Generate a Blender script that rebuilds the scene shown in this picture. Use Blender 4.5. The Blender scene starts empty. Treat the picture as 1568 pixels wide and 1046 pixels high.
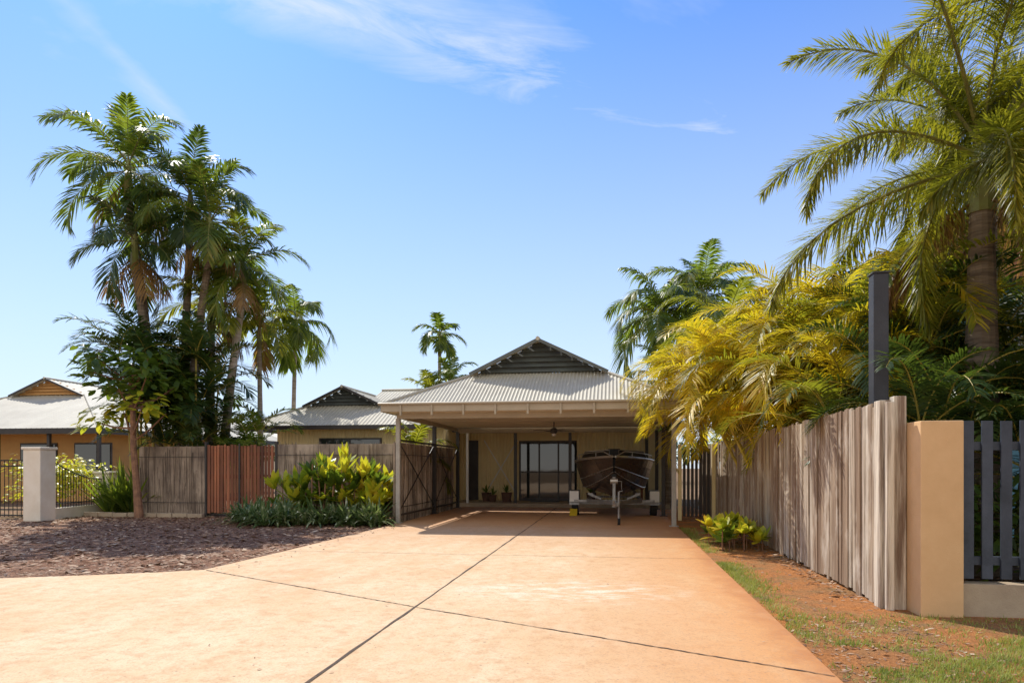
import bpy, math, random
from mathutils import Vector, Matrix
R = random.Random(7)
rad = math.radians
sc = bpy.context.scene
sc.view_settings.view_transform = 'Standard'
sc.view_settings.look = 'None'
sc.view_settings.exposure = 0
UP = Vector((0, 0, 1))

# ------------------------------------------------------------------ materials
def newmat(name):
    m = bpy.data.materials.new(name); m.use_nodes = True
    nt = m.node_tree
    return m, nt, nt.nodes['Principled BSDF'], nt.nodes['Material Output']

def noise(nt, scale, detail=4, rough=.6, stretch=(1, 1, 1), coord='Object'):
    tc = nt.nodes.new('ShaderNodeTexCoord')
    mp = nt.nodes.new('ShaderNodeMapping'); mp.inputs['Scale'].default_value = stretch
    nz = nt.nodes.new('ShaderNodeTexNoise')
    nz.inputs['Scale'].default_value = scale; nz.inputs['Detail'].default_value = detail
    nz.inputs['Roughness'].default_value = rough
    nt.links.new(tc.outputs[coord], mp.inputs['Vector']); nt.links.new(mp.outputs[0], nz.inputs['Vector'])
    return nz.outputs['Fac']

def ramp(nt, fac, stops):
    r = nt.nodes.new('ShaderNodeValToRGB'); e = r.color_ramp.elements
    while len(e) < len(stops): e.new(.5)
    for i, (p, c) in enumerate(stops):
        e[i].position = p
        e[i].color = (c[0], c[1], c[2], 1) if hasattr(c, '__len__') else (c, c, c, 1)
    nt.links.new(fac, r.inputs[0]); return r.outputs['Color']

def mix(nt, fac, a, b, mode='MIX'):
    m = nt.nodes.new('ShaderNodeMix'); m.data_type = 'RGBA'; m.blend_type = mode
    for s, v in ((m.inputs[0], fac), (m.inputs[6], a), (m.inputs[7], b)):
        if isinstance(v, bpy.types.NodeSocket): nt.links.new(v, s)
        elif hasattr(v, '__len__'): s.default_value = (v[0], v[1], v[2], 1)
        else: s.default_value = v
    return m.outputs[2]

def math_n(nt, op, a, b=None, c=None, clamp=False):
    m = nt.nodes.new('ShaderNodeMath'); m.operation = op; m.use_clamp = clamp
    for i, v in enumerate((a, b, c)):
        if v is None: continue
        if isinstance(v, bpy.types.NodeSocket): nt.links.new(v, m.inputs[i])
        else: m.inputs[i].default_value = v
    return m.outputs[0]

def bump(nt, bs, h, strength, dist=.02):
    b = nt.nodes.new('ShaderNodeBump'); b.inputs['Strength'].default_value = strength
    b.inputs['Distance'].default_value = dist
    nt.links.new(h, b.inputs['Height']); nt.links.new(b.outputs[0], bs.inputs['Normal'])

def M(name, c1, c2=None, scale=4, rough=.75, bmp=.15, bscale=60, metallic=0, stretch=(1, 1, 1), island=0, spec=.4, lo=.35, hi=.65):
    m, nt, bs, out = newmat(name)
    c2 = c2 or tuple(x * .72 for x in c1)
    col = ramp(nt, noise(nt, scale, 5, .65, stretch), [(lo, c1), (hi, c2)])
    if island:
        g = nt.nodes.new('ShaderNodeNewGeometry')
        f = math_n(nt, 'MULTIPLY_ADD', g.outputs['Random Per Island'], island * 2, 1 - island)
        cmb = nt.nodes.new('ShaderNodeCombineColor')
        for i in range(3): nt.links.new(f, cmb.inputs[i])
        col = mix(nt, 1.0, col, cmb.outputs[0], 'MULTIPLY')
    nt.links.new(col, bs.inputs['Base Color'])
    bs.inputs['Roughness'].default_value = rough; bs.inputs['Metallic'].default_value = metallic
    bs.inputs['Specular IOR Level'].default_value = spec
    if bmp: bump(nt, bs, noise(nt, bscale, 3, .6, stretch), bmp)
    return m

def leafmat(name, stops, trans=.4, tcol=(.35, .45, .05), rough=.42, scale=.9):
    m, nt, bs, out = newmat(name)
    g = nt.nodes.new('ShaderNodeNewGeometry')
    n = noise(nt, scale, 2, .6)
    f = math_n(nt, 'MULTIPLY_ADD', g.outputs['Random Per Island'], .5, math_n(nt, 'MULTIPLY_ADD', n, 1.7, -.6), clamp=True)
    col = ramp(nt, f, stops)
    nt.links.new(col, bs.inputs['Base Color'])
    bs.inputs['Roughness'].default_value = rough
    bs.inputs['Specular IOR Level'].default_value = .4
    t = nt.nodes.new('ShaderNodeBsdfTranslucent')
    tc = mix(nt, .55, col, tcol)
    nt.links.new(tc, t.inputs[0])
    ms = nt.nodes.new('ShaderNodeMixShader'); ms.inputs[0].default_value = trans
    nt.links.new(bs.outputs[0], ms.inputs[1]); nt.links.new(t.outputs[0], ms.inputs[2])
    nt.links.new(ms.outputs[0], out.inputs['Surface'])
    return m

m_roof = M('corrugated_roof', (.56, .52, .41), (.46, .42, .33), 1.2, .65, .05, 30, spec=.25)
m_cream = M('cream_wall', (.84, .69, .37), (.78, .62, .33), 1.5, .6, .05)
m_ceil = M('ceiling_board', (.88, .78, .60), (.82, .72, .55), 1, .8, .03)
m_fascia = M('fascia_paint', (.44, .37, .27), (.38, .32, .23), 2, .5, .03)
m_gable = M('gable_boards', (.13, .145, .13), (.095, .105, .10), 3, .5, .05)
m_post = M('post_paint', (.44, .41, .35), (.34, .31, .26), 5, .45, .05)
m_dark = M('dark_paint', (.05, .042, .038), (.034, .028, .025), 4, .4, .05)
m_darkpost = M('dark_post', (.045, .048, .056), (.028, .03, .038), 3, .55, .1)
m_brush = M('brush_sticks', (.46, .36, .27), (.20, .15, .115), 2.2, .9, .5, 90, stretch=(1, 1, .5), island=.6)
m_gate = M('gate_timber', (.36, .13, .06), (.18, .066, .036), 5, .7, .3, 60, stretch=(1, 1, .15), island=.45)
m_oldpost = M('weathered_post', (.74, .65, .51), (.23, .16, .11), 13, .85, 1.0, 50, stretch=(1, 1, .05), lo=.42, hi=.62)
m_render = M('cement_render', (.74, .48, .245), (.66, .41, .20), 2.5, .85, .3, 120)
m_plinth = M('cement_plinth', (.48, .38, .26), (.38, .29, .20), 3, .9, .3, 90)
m_slat = M('painted_slats', (.055, .066, .09), (.032, .04, .055), 6, .5, .1, island=.25)
m_white = M('pillar_paint', (.86, .79, .66), (.78, .69, .55), 3, .7, .1)
m_iron = M('black_iron', (.02, .02, .022), (.03, .03, .03), 8, .4, .05, metallic=.3)
m_tan = M('tan_render', (.66, .38, .14), (.58, .33, .12), 2, .8, .1)
m_blue = M('blue_weatherboard', (.12, .32, .42), (.09, .24, .34), 2, .6, .05)
m_soffit = M('timber_soffit', (.40, .18, .09), (.28, .12, .06), 3, .6, .1)
m_trunk = M('palm_trunk', (.32, .25, .18), (.14, .105, .075), 7, .9, .8, 14, stretch=(.3, .3, 3))
m_trunkp = M('palm_trunk_pale', (.44, .36, .28), (.25, .20, .15), 7, .9, .5, 18, stretch=(.3, .3, 3))
m_shaft = M('palm_crownshaft', (.26, .30, .08), (.20, .16, .06), 3, .5, .1)
m_bark = M('tree_bark', (.38, .20, .11), (.19, .10, .065), 8, .9, .5, 30)
m_rachis = M('frond_stalk', (.26, .24, .06), (.16, .15, .045), 3, .5, 0)
m_stalkY = M('golden_stalk', (.55, .40, .06), (.36, .29, .055), 3, .5, 0)
m_alum = M('painted_aluminium', (.095, .066, .05), (.07, .05, .038), 3, .25, .05, 20, metallic=.3, spec=.6)
m_alum2 = M('bare_aluminium', (.52, .48, .43), (.38, .35, .31), 5, .35, .05, 30, metallic=.7)
m_galv = M('galvanised_steel', (.36, .35, .33), (.24, .23, .22), 14, .45, .1, metallic=.6)
m_tyre = M('tyre_rubber', (.02, .02, .02), (.03, .028, .025), 10, .9, .2)
m_plast = M('white_plastic', (.82, .80, .75), (.76, .73, .67), 4, .4, 0)
m_yellow = M('yellow_plastic', (.7, .5, .03), (.6, .42, .03), 4, .5, 0)
m_red = M('red_strap', (.35, .03, .02), (.28, .03, .02), 4, .5, 0)
m_terra = M('terracotta', (.16, .085, .055), (.11, .055, .04), 6, .8, .1)
m_joint = M('slab_joint', (.06, .04, .03), (.12, .08, .05), 12, .95, .1)

L_palm = leafmat('palm_leaf', [(0, (.022, .048, .014)), (.38, (.06, .105, .02)), (.72, (.17, .205, .03)), (1, (.34, .28, .06))], .45, (.46, .58, .03))
L_dark = leafmat('palm_leaf_dark', [(0, (.012, .03, .012)), (.5, (.032, .066, .018)), (1, (.12, .15, .03))], .3, (.26, .38, .03))
L_gold = leafmat('golden_cane_leaf', [(0, (.06, .10, .016)), (.25, (.20, .23, .02)), (.55, (.58, .47, .03)), (.85, (.74, .53, .035)), (1, (.62, .34, .06))], .55, (.98, .76, .02), scale=1.7)
L_goldg = leafmat('cane_leaf_green', [(0, (.02, .045, .012)), (.45, (.09, .13, .018)), (.8, (.34, .33, .03)), (1, (.52, .38, .05))], .45, (.62, .62, .03), scale=1.4)
L_fox = leafmat('foxtail_leaf', [(0, (.018, .034, .012)), (.4, (.06, .085, .018)), (.7, (.20, .20, .025)), (1, (.46, .36, .04))], .46, (.72, .68, .03), scale=1.8)
L_dead = leafmat('dead_frond', [(0, (.14, .08, .03)), (.6, (.32, .19, .07)), (1, (.44, .27, .09))], .4, (.6, .32, .06))
L_broad = leafmat('broad_leaf', [(0, (.025, .055, .016)), (.5, (.065, .115, .02)), (1, (.22, .27, .03))], .4, (.40, .54, .03), rough=.35)
L_lime = leafmat('lime_leaf', [(0, (.09, .16, .02)), (.3, (.28, .38, .03)), (.6, (.66, .60, .04)), (1, (.64, .40, .05))], .47, (.88, .84, .04), rough=.35, scale=2.5)
L_varieg = leafmat('striped_strap_leaf', [(0, (.04, .075, .02)), (.5, (.10, .16, .045)), (.75, (.34, .38, .18)), (1, (.74, .72, .52))], .3, (.4, .5, .12), rough=.35, scale=9)
L_litter = leafmat('leaf_litter_mat', [(0, (.09, .045, .03)), (.4, (.27, .15, .085)), (.75, (.48, .31, .19)), (1, (.68, .54, .38))], .05, (.3, .2, .1), rough=.8, scale=5)
L_grass = leafmat('grass_blade', [(0, (.10, .15, .02)), (.4, (.24, .29, .045)), (.75, (.46, .44, .11)), (1, (.58, .48, .22))], .35, (.5, .58, .08), rough=.6, scale=2)

m_glass, nt, bs, out = newmat('window_glass')
bs.inputs['Base Color'].default_value = (.03, .035, .035, 1); bs.inputs['Roughness'].default_value = .03
bs.inputs['Specular IOR Level'].default_value = 1.0
bump(nt, bs, noise(nt, 1.5, 2), .03)

# weathered palings: island tone + long grain + bleached streaks
m_paling, nt, bs, out = newmat('weathered_paling')
g = nt.nodes.new('ShaderNodeNewGeometry')
col = ramp(nt, g.outputs['Random Per Island'], [(0, (.25, .165, .105)), (.35, (.38, .275, .185)), (.7, (.50, .40, .285)), (1, (.58, .50, .39))])
col = mix(nt, ramp(nt, noise(nt, 34, 4, .7, (1, 1, .03)), [(.42, 0), (.6, .75)]), col, (.17, .11, .07))
col = mix(nt, ramp(nt, noise(nt, 3.5, 4, .7, (1, 1, .35)), [(.52, 0), (.68, .7)]), col, (.70, .62, .50))
nt.links.new(col, bs.inputs['Base Color']); bs.inputs['Roughness'].default_value = .85; bs.inputs['Specular IOR Level'].default_value = .25
bump(nt, bs, noise(nt, 60, 3, .6, (1, 1, .05)), .7)

# concrete
m_conc, nt, bs, out = newmat('driveway_concrete')
n1 = noise(nt, .35, 4, .6); n2 = noise(nt, 2.2, 6, .7, (1, .45, 1)); n3 = noise(nt, 70, 4, .75); n4 = noise(nt, 9, 6, .75); n5 = noise(nt, 26, 2, .5)
col = ramp(nt, n1, [(.3, (.72, .51, .30)), (.52, (.67, .44, .235)), (.75, (.60, .33, .15))])
col = mix(nt, ramp(nt, n2, [(.40, 0), (.66, .65)]), col, (.79, .60, .39))
col = mix(nt, ramp(nt, n4, [(.48, 0), (.74, .85)]), col, (.52, .28, .125))
tc = nt.nodes.new('ShaderNodeTexCoord'); sx = nt.nodes.new('ShaderNodeSeparateXYZ')
nt.links.new(tc.outputs['Object'], sx.inputs[0])
ex = math_n(nt, 'MULTIPLY_ADD', sx.outputs['X'], .5, .35, clamp=True)
ex = math_n(nt, 'MULTIPLY', ex, math_n(nt, 'MULTIPLY_ADD', n2, 2.6, -.35, clamp=True))
col = mix(nt, ex, col, (.60, .27, .085))
# dirt washed over the right-hand edge
ed = math_n(nt, 'MULTIPLY_ADD', sx.outputs['X'], 3.2, -3.35)
ed = math_n(nt, 'ADD', ed, math_n(nt, 'MULTIPLY_ADD', noise(nt, 4, 6, .7), 2.4, -1.0), clamp=True)
col = mix(nt, math_n(nt, 'MULTIPLY', ed, .85), col, (.46, .18, .06))
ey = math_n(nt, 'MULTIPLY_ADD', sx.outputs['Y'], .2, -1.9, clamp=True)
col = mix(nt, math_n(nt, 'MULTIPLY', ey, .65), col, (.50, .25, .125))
dx = math_n(nt, 'SUBTRACT', sx.outputs['X'], -.45); dy = math_n(nt, 'SUBTRACT', sx.outputs['Y'], 6.6)
dd = math_n(nt, 'ADD', math_n(nt, 'POWER', math_n(nt, 'ABSOLUTE', dx), 2), math_n(nt, 'MULTIPLY', math_n(nt, 'POWER', math_n(nt, 'ABSOLUTE', dy), 2), 3))
pm = math_n(nt, 'SUBTRACT', 1.0, math_n(nt, 'MULTIPLY', dd, .6), clamp=True)
pn = ramp(nt, noise(nt, 3.2, 6, .7, (1, 2, 1)), [(.48, 0), (.60, 1)])
col = mix(nt, math_n(nt, 'MULTIPLY', math_n(nt, 'MULTIPLY', pm, pn), .8), col, (.84, .70, .53))
col = mix(nt, ramp(nt, n3, [(.33, .55), (.5, 0)]), col, (.36, .20, .11))
col = mix(nt, ramp(nt, n5, [(.25, .8), (.31, 0)]), col, (.30, .18, .11))
nt.links.new(col, bs.inputs['Base Color']); bs.inputs['Roughness'].default_value = .8
bs.inputs['Specular IOR Level'].default_value = .3
bump(nt, bs, noise(nt, 120, 4, .7), .35, .006)

def soil(name, a, b, c, sc1, sc2, bstr, vk=(.45, 1.5)):
    m, nt, bs, out = newmat(name)
    col = ramp(nt, noise(nt, sc1, 8, .75), [(.34, a), (.5, b), (.66, c)])
    v = nt.nodes.new('ShaderNodeTexVoronoi'); v.inputs['Scale'].default_value = sc2
    tc = nt.nodes.new('ShaderNodeTexCoord'); nt.links.new(tc.outputs['Object'], v.inputs['Vector'])
    sp = nt.nodes.new('ShaderNodeSeparateColor'); nt.links.new(v.outputs['Color'], sp.inputs[0])
    k = ramp(nt, sp.outputs[0], [(0, vk[0]), (.6, 1), (1, vk[1])])
    col = mix(nt, 1.0, col, k, 'MULTIPLY')
    nt.links.new(col, bs.inputs['Base Color']); bs.inputs['Roughness'].default_value = .95
    bs.inputs['Specular IOR Level'].default_value = .1
    bump(nt, bs, noise(nt, sc2 * .7, 6, .75), bstr, .04)
    return m
m_mulch = soil('mulch_mat', (.17, .085, .055), (.33, .175, .105), (.45, .28, .185), 1.6, 45, 1.0)
m_verge = soil('verge_soil', (.62, .24, .07), (.52, .225, .085), (.30, .21, .10), 1.3, 70, .9, (.75, 1.2))
m_ground = soil('ground_soil', (.16, .12, .05), (.24, .15, .08), (.30, .15, .08), .3, 12, .5)

# ------------------------------------------------------------------ mesh builder
class B:
    def __init__(s, name, mats):
        s.name, s.mats, s.v, s.f, s.mi = name, mats, [], [], []
    def add(s, vs, fs, m=0):
        o = len(s.v); s.v.extend([tuple(p) for p in vs])
        for f in fs: s.f.append([i + o for i in f]); s.mi.append(m)
    def box(s, x0, x1, y0, y1, z0, z1, m=0):
        vs = [(x, y, z) for z in (z0, z1) for y in (y0, y1) for x in (x0, x1)]
        s.add(vs, [(0, 2, 3, 1), (4, 5, 7, 6), (0, 1, 5, 4), (2, 6, 7, 3), (0, 4, 6, 2), (1, 3, 7, 5)], m)
    def beam(s, p0, p1, w, h, m=0, up=UP):
        p0, p1 = Vector(p0), Vector(p1); t = (p1 - p0).normalized()
        if abs(t.dot(up)) > .98: up = Vector((0, 1, 0))
        a = t.cross(up).normalized() * w / 2; b = a.cross(t).normalized() * h / 2
        vs = [p + sa * a + sb * b for p in (p0, p1) for sb in (-1, 1) for sa in (-1, 1)]
        s.add(vs, [(0, 2, 3, 1), (4, 5, 7, 6), (0, 1, 5, 4), (2, 6, 7, 3), (0, 4, 6, 2), (1, 3, 7, 5)], m)
    def tube(s, pts, rs, n=8, m=0, cap=True):
        pts = [Vector(p) for p in pts]; vs = []; fs = []
        if not hasattr(rs, '__len__'): rs = [rs] * len(pts)
        for i, p in enumerate(pts):
            t = (pts[min(i + 1, len(pts) - 1)] - pts[max(i - 1, 0)]).normalized()
            u = Vector((1, 0, 0)) if abs(t.x) < .8 else Vector((0, 1, 0))
            a = t.cross(u).normalized(); b = t.cross(a)
            for k in range(n):
                th = 2 * math.pi * k / n
                vs.append(p + (a * math.cos(th) + b * math.sin(th)) * rs[i])
        for i in range(len(pts) - 1):
            for k in range(n):
                k2 = (k + 1) % n
                fs.append((i * n + k, i * n + k2, (i + 1) * n + k2, (i + 1) * n + k))
        if cap:
            fs.append(tuple(range(n - 1, -1, -1))); fs.append(tuple(range((len(pts) - 1) * n, len(pts) * n)))
        s.add(vs, fs, m)
    def ball(s, c, r, m=0, n=10, sz=1):
        vs = []; fs = []
        for i in range(n + 1):
            ph = math.pi * i / n
            for k in range(n * 2):
                th = math.pi * k / n
                vs.append((c[0] + r * math.sin(ph) * math.cos(th), c[1] + r * math.sin(ph) * math.sin(th), c[2] + r * sz * math.cos(ph)))
        w = n * 2
        for i in range(n):
            for k in range(w):
                fs.append((i * w + k, (i + 1) * w + k, (i + 1) * w + (k + 1) % w, i * w + (k + 1) % w))
        s.add(vs, fs, m)
    def corr(s, bf, tf, L, nrm, m=0, amp=.009, pitch=.076, t0=0):
        n = max(4, int(L / (pitch / 4))); vs = []; fs = []; nrm = Vector(nrm).normalized()
        for i in range(n + 1):
            t = L * i / n; o = nrm * amp * math.sin(2 * math.pi * t / pitch)
            vs.append(Vector(bf(t0 + t)) + o); vs.append(Vector(tf(t0 + t)) + o)
        for i in range(n): fs.append((2 * i, 2 * i + 2, 2 * i + 3, 2 * i + 1))
        s.add(vs, fs, m)
    def done(s, parent=None, smooth=False, bevel=0):
        me = bpy.data.meshes.new(s.name); me.from_pydata(s.v, [], s.f)
        for m in s.mats: me.materials.append(m)
        me.polygons.foreach_set('material_index', s.mi)
        if smooth: me.polygons.foreach_set('use_smooth', [True] * len(s.f))
        me.update()
        o = bpy.data.objects.new(s.name, me); sc.collection.objects.link(o)
        if parent: o.parent = parent
        if bevel:
            bv = o.modifiers.new('bevel', 'BEVEL'); bv.width = bevel; bv.segments = 2; bv.limit_method = 'ANGLE'
        return o

def empty(name):
    e = bpy.data.objects.new(name, None); sc.collection.objects.link(e); return e

# ------------------------------------------------------------------ vegetation tools
def leaf(b, p, d, n, L, W, droop, m, ws=(.35, 1, .7)):
    s = d.cross(n)
    if s.length < 1e-4: s = Vector((1, 0, 0))
    s.normalize(); vs = []
    for t, w in ((0, ws[0]), (.4, ws[1]), (.75, ws[2])):
        q = p + d * (L * t); q.z -= droop * L * t * t
        o = s * (W * w * .5); vs.append(q - o); vs.append(q + o)
    q = p + d * L; q.z -= droop * L; vs.append(q)
    b.add(vs, [(0, 1, 3, 2), (2, 3, 5, 4), (4, 5, 6)], m)

def frond(b, base, az, el, L, curve, nl, ll, lw, ml, mr, lift=.3, ld=.35, plume=False, rr=.018, start=.14):
    n = 12; p = Vector(base); pts = [p.copy()]; dirs = []
    for i in range(n):
        t = i / n
        d = Vector((math.cos(az) * math.cos(el), math.sin(az) * math.cos(el), math.sin(el)))
        dirs.append(d); p = p + d * (L / n); pts.append(p.copy())
        el -= curve / n * (.35 + 1.3 * t); az += R.uniform(-.03, .03)
    b.tube(pts, [rr * (1 - .8 * i / n) for i in range(n + 1)], 4, mr, False)
    for i in range(nl):
        t = start + (1 - start) * (i + R.random() * .5) / nl
        k = min(int(t * n), n - 1); q = pts[k].lerp(pts[k + 1], t * n - k); T = dirs[k]
        S = T.cross(UP)
        if S.length < .05: S = Vector((math.sin(az), -math.cos(az), 0))
        S.normalize(); N = S.cross(T)
        tt = (t - start) / (1 - start)
        env = (.55 + .45 * math.sin(math.pi * min(tt * 1.15, 1) * .9 + .1)) * (1 if tt < .8 else 1 - (tt - .8) * 2.4)
        for sg in (-1, 1):
            th = .45 + .55 * tt + R.uniform(-.12, .12)
            if plume:
                ph = R.uniform(0, 2 * math.pi)
                d = (S * math.cos(ph) + N * math.sin(ph)) * math.cos(th) + T * math.sin(th)
            else:
                lf = lift + R.uniform(-.15, .15)
                d = S * (sg * math.cos(th)) + T * math.sin(th) + N * lf
            d.normalize()
            leaf(b, q, d, N if not plume else UP, ll * env * R.uniform(.85, 1.1), lw, ld * R.uniform(.6, 1.4), ml)

def palm(name, x, y, h, bx=None, by=None, nf=14, L=2.4, nl=42, ll=.55, lw=.045, r0=.14, r1=.09, mats=None,
         curve=1.7, emax=1.35, emin=-.3, plume=False, dead=0, ld=.45, lift=.2, shaft=.9, trunkm=None, base_z=0):
    bx = x if bx is None else bx; by = y if by is None else by
    lm = mats or L_palm
    b = B(name, [trunkm or m_trunk, m_shaft, lm, m_rachis, L_dead])
    pts = []; rs = []
    for i in range(15):
        t = i / 14; pts.append((bx + (x - bx) * t ** 1.4, by + (y - by) * t ** 1.4, base_z + (h - shaft - base_z) * t))
        rs.append((r0 + (r1 - r0) * t) * (1.35 if i == 0 else 1) * (1 + .05 * (i % 2)))
    b.tube(pts, rs, 10, 0)
    top = Vector((x, y, h))
    b.tube([(x, y, h - shaft - .02), (x, y, h - shaft * .6), (x, y, h - .1), (x, y, h + .1)], [r1 * 1.25, r1 * 1.2, r1 * .8, r1 * .3], 8, 1)
    a0 = R.uniform(0, 6)
    for i in range(nf):
        f = i / max(nf - 1, 1)
        el = emax + (emin - emax) * f + R.uniform(-.1, .1)
        frond(b, top + Vector((0, 0, -.25 * f)), a0 + i * 2.39996 + R.uniform(-.2, .2), el, L * R.uniform(.8, 1.1) * (.8 if f < .15 else 1), curve * R.uniform(.75, 1.25) * (1 if f > .15 else .5),
              nl, ll, lw, 2, 3, lift, ld, plume)
    for i in range(dead):
        frond(b, top + Vector((0, 0, -shaft * .6)), R.uniform(0, 6.28), R.uniform(-.9, -.4), L * .7, .9, nl // 2, ll * .8, lw * .8, 4, 4, 0, .8)
    return b.done()

def cane_clump(name, stems, mats, L=(1.7, 2.4), nl=40, ll=.42, lw=.035, nf=7, curve=2.0, lean=.25, mstalk=None, off=(0, 0)):
    b = B(name, [mstalk or m_stalkY, mats, m_stalkY])
    for (x, y, h) in stems:
        ax = R.uniform(0, 6.28); tx = x + math.cos(ax) * lean * R.random() * h * .4 + off[0]; ty = y + math.sin(ax) * lean * R.random() * h * .4 + off[1]
        b.tube([(x, y, 0), ((x * 3 + tx) / 4, (y * 3 + ty) / 4, h * .5), (tx, ty, h)], [.035, .03, .022], 6, 0)
        a0 = R.uniform(0, 6)
        for i in range(nf):
            f = i / nf
            frond(b, (tx, ty, h - .1 * i / nf), a0 + i * 2.4 + R.uniform(-.3, .3), 1.35 - .95 * f + R.uniform(-.1, .1), R.uniform(*L), curve * R.uniform(.75, 1.2), nl, ll * R.uniform(.9, 1.1), lw, 1, 2, .35, .35, False, .012)
    return b.done()

def broadleaf(b, c, r, n, L, W, m, flat=.3):
    for i in range(n):
        a = R.uniform(0, 6.28); z = R.uniform(-.7, 1); k = R.random() ** .4
        s = math.sqrt(max(0, 1 - z * z * .8)) * k
        p = Vector(c) + Vector((math.cos(a) * s * r[0], math.sin(a) * s * r[1], z * k * r[2]))
        d = Vector((math.cos(a) + R.uniform(-.5, .5), math.sin(a) + R.uniform(-.5, .5), R.uniform(-.6, .5))).normalized()
        nn = Vector((R.uniform(-.5, .5), R.uniform(-.5, .5), 1))
        leaf(b, p, d, nn, L * R.uniform(.7, 1.2), W * R.uniform(.8, 1.2), R.uniform(.1, .5), m, (.25, 1, .8))

def strap(b, x, y, n, L, W, m, el=(.6, 1.4), droop=(.3, .9), z0=0):
    for i in range(n):
        a = R.uniform(0, 6.28); e = R.uniform(*el)
        d = Vector((math.cos(a) * math.cos(e), math.sin(a) * math.cos(e), math.sin(e)))
        S = Vector((-math.sin(a), math.cos(a), 0))
        leaf(b, Vector((x, y, z0)), d, d.cross(S), L * R.uniform(.6, 1.1), W, R.uniform(*droop) * .7, m, (.5, 1, .8))

# ------------------------------------------------------------------ ground
def sheet(name, pts, z, mat):
    b = B(name, [mat]); b.add([(x, y, z) for x, y in pts], [tuple(range(len(pts)))]); return b.done()
sheet('ground', [(-400, -200), (400, -200), (400, 700), (-400, 700)], 0, m_ground)
sheet('mulch', [(-14.2, 5), (-4.3, 5), (-4.3, 16.5), (-13.3, 16.5), (-12.6, 14.2), (-30, 12.6), (-30, 3.2), (-14.2, 3.2)], .004, m_mulch)
sheet('verge', [(1.0, -6), (30, -6), (30, 6.3), (2.5, 6.3), (2.4, 22), (1.0, 22)], .004, m_verge)

b = B('driveway', [m_conc, m_joint])
poly = [(1.25, -6), (1.25, 20.2), (-4.55, 20.2), (-4.55, 12.5), (-4.62, 9), (-4.7, 7.3), (-5.1, 7.05), (-5.7, 6.75), (-6.5, 6.42), (-9, 5.6), (-16, 3.9), (-40, 0), (-40, -6)]
n = len(poly); zt = .035
b.add([(x, y, zt) for x, y in poly] + [(x, y, 0) for x, y in poly], [tuple(range(n))] + [(i, i + n, (i + 1) % n + n, (i + 1) % n) for i in range(n)], 0)
def joint(p0, p1, w=.014):
    k = 90; vs = []
    p0, p1 = Vector((*p0, 0)), Vector((*p1, 0)); t = (p1 - p0).normalized(); s = Vector((-t.y, t.x, 0))
    for i in range(k + 1):
        q = p0.lerp(p1, i / k); ww = w * R.uniform(.5, 1.4) / 2; o = s * R.uniform(-.005, .005)
        vs += [q + o - s * ww + UP * (zt + .004), q + o + s * ww + UP * (zt + .004)]
    b.add(vs, [(2 * i, 2 * i + 1, 2 * i + 3, 2 * i + 2) for i in range(k)], 1)
joint((-1.67, -5), (-1.67, 20.1), .02); joint((-4.65, 7.26), (-1.685, 5.62)); joint((-1.655, 5.6), (1.24, 4.1))
joint((-4.6, 9.1), (-1.685, 9.1), .01); joint((-1.655, 9.1), (1.24, 9.1), .01); joint((-4.5, 13.5), (1.24, 13.5), .01)
b.done()

# leaf litter, grass
b = B('leaf_litter', [L_litter])
def litter(x, y, s, z=.008):
    a = R.uniform(0, 6.28)
    d = Vector((math.cos(a), math.sin(a), R.uniform(-.05, .35)))
    leaf(b, Vector((x, y, z)), d, Vector((R.uniform(-.5, .5), R.uniform(-.5, .5), 1)), s, s * R.uniform(.25, .5), .1, 0)
for i in range(17000):
    x = R.uniform(-14, -4.6); y = R.uniform(4.5, 15.6)
    if y < 7.3 - (-4.7 - x) * .42 and x > -9: continue
    if x <= -9 and y < 5.7 - (-9 - x) * .25: continue
    litter(x, y, R.uniform(.03, .12))
for i in range(2600):
    litter(R.uniform(1.28, 2.3) if R.random() < .6 else R.uniform(1.3, 5), R.uniform(3.2, 13) if R.random() < .5 else R.uniform(2.6, 5.8), R.uniform(.012, .05))
for i in range(500):
    litter(2.28 - abs(R.gauss(0, .14)), R.uniform(6.5, 14), R.uniform(.03, .08))
for i in range(60):
    litter(R.uniform(-8, 1.2), R.uniform(3, 13), R.uniform(.015, .035), zt + .005)
for i in range(90):
    litter(R.gauss(-4.4, .14), R.uniform(7.3, 13), R.uniform(.02, .06), zt + .005)
b.done()
b = B('grass', [L_grass])
def tuft(x, y, n, h):
    for k in range(n):
        a = R.uniform(0, 6.28); e = R.uniform(.35, 1.4)
        d = Vector((math.cos(a) * math.cos(e), math.sin(a) * math.cos(e), math.sin(e)))
        hh = h * R.uniform(.5, 1.2); s = Vector((-d.y, d.x, 0)).normalized() * .0035
        p = Vector((x + R.uniform(-.04, .04), y + R.uniform(-.04, .04), .003))
        q = p + d * hh
        b.add([p - s, p + s, q], [(0, 1, 2)])
for i in range(22000):
    x = R.uniform(1.3, 5.2); y = R.uniform(2.6, 6.0)
    g = math.sin(x * 3.1 + y * 1.3) + math.sin(y * 4.3 - x * 1.7) * .8
    edge = 4.75 + .25 * math.sin(x * 5) + (x - 1.5) * .28
    dens = .95 if y < edge and x > 1.5 else .14
    if R.random() < dens and g > -1.25: tuft(x, y, 4, .045)
for i in range(1700):
    tuft(1.3 + abs(R.gauss(0, .13)), R.choice([R.uniform(5, 9), R.uniform(7, 9), R.uniform(10, 14)]), 4, .05)
b.done()

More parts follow.
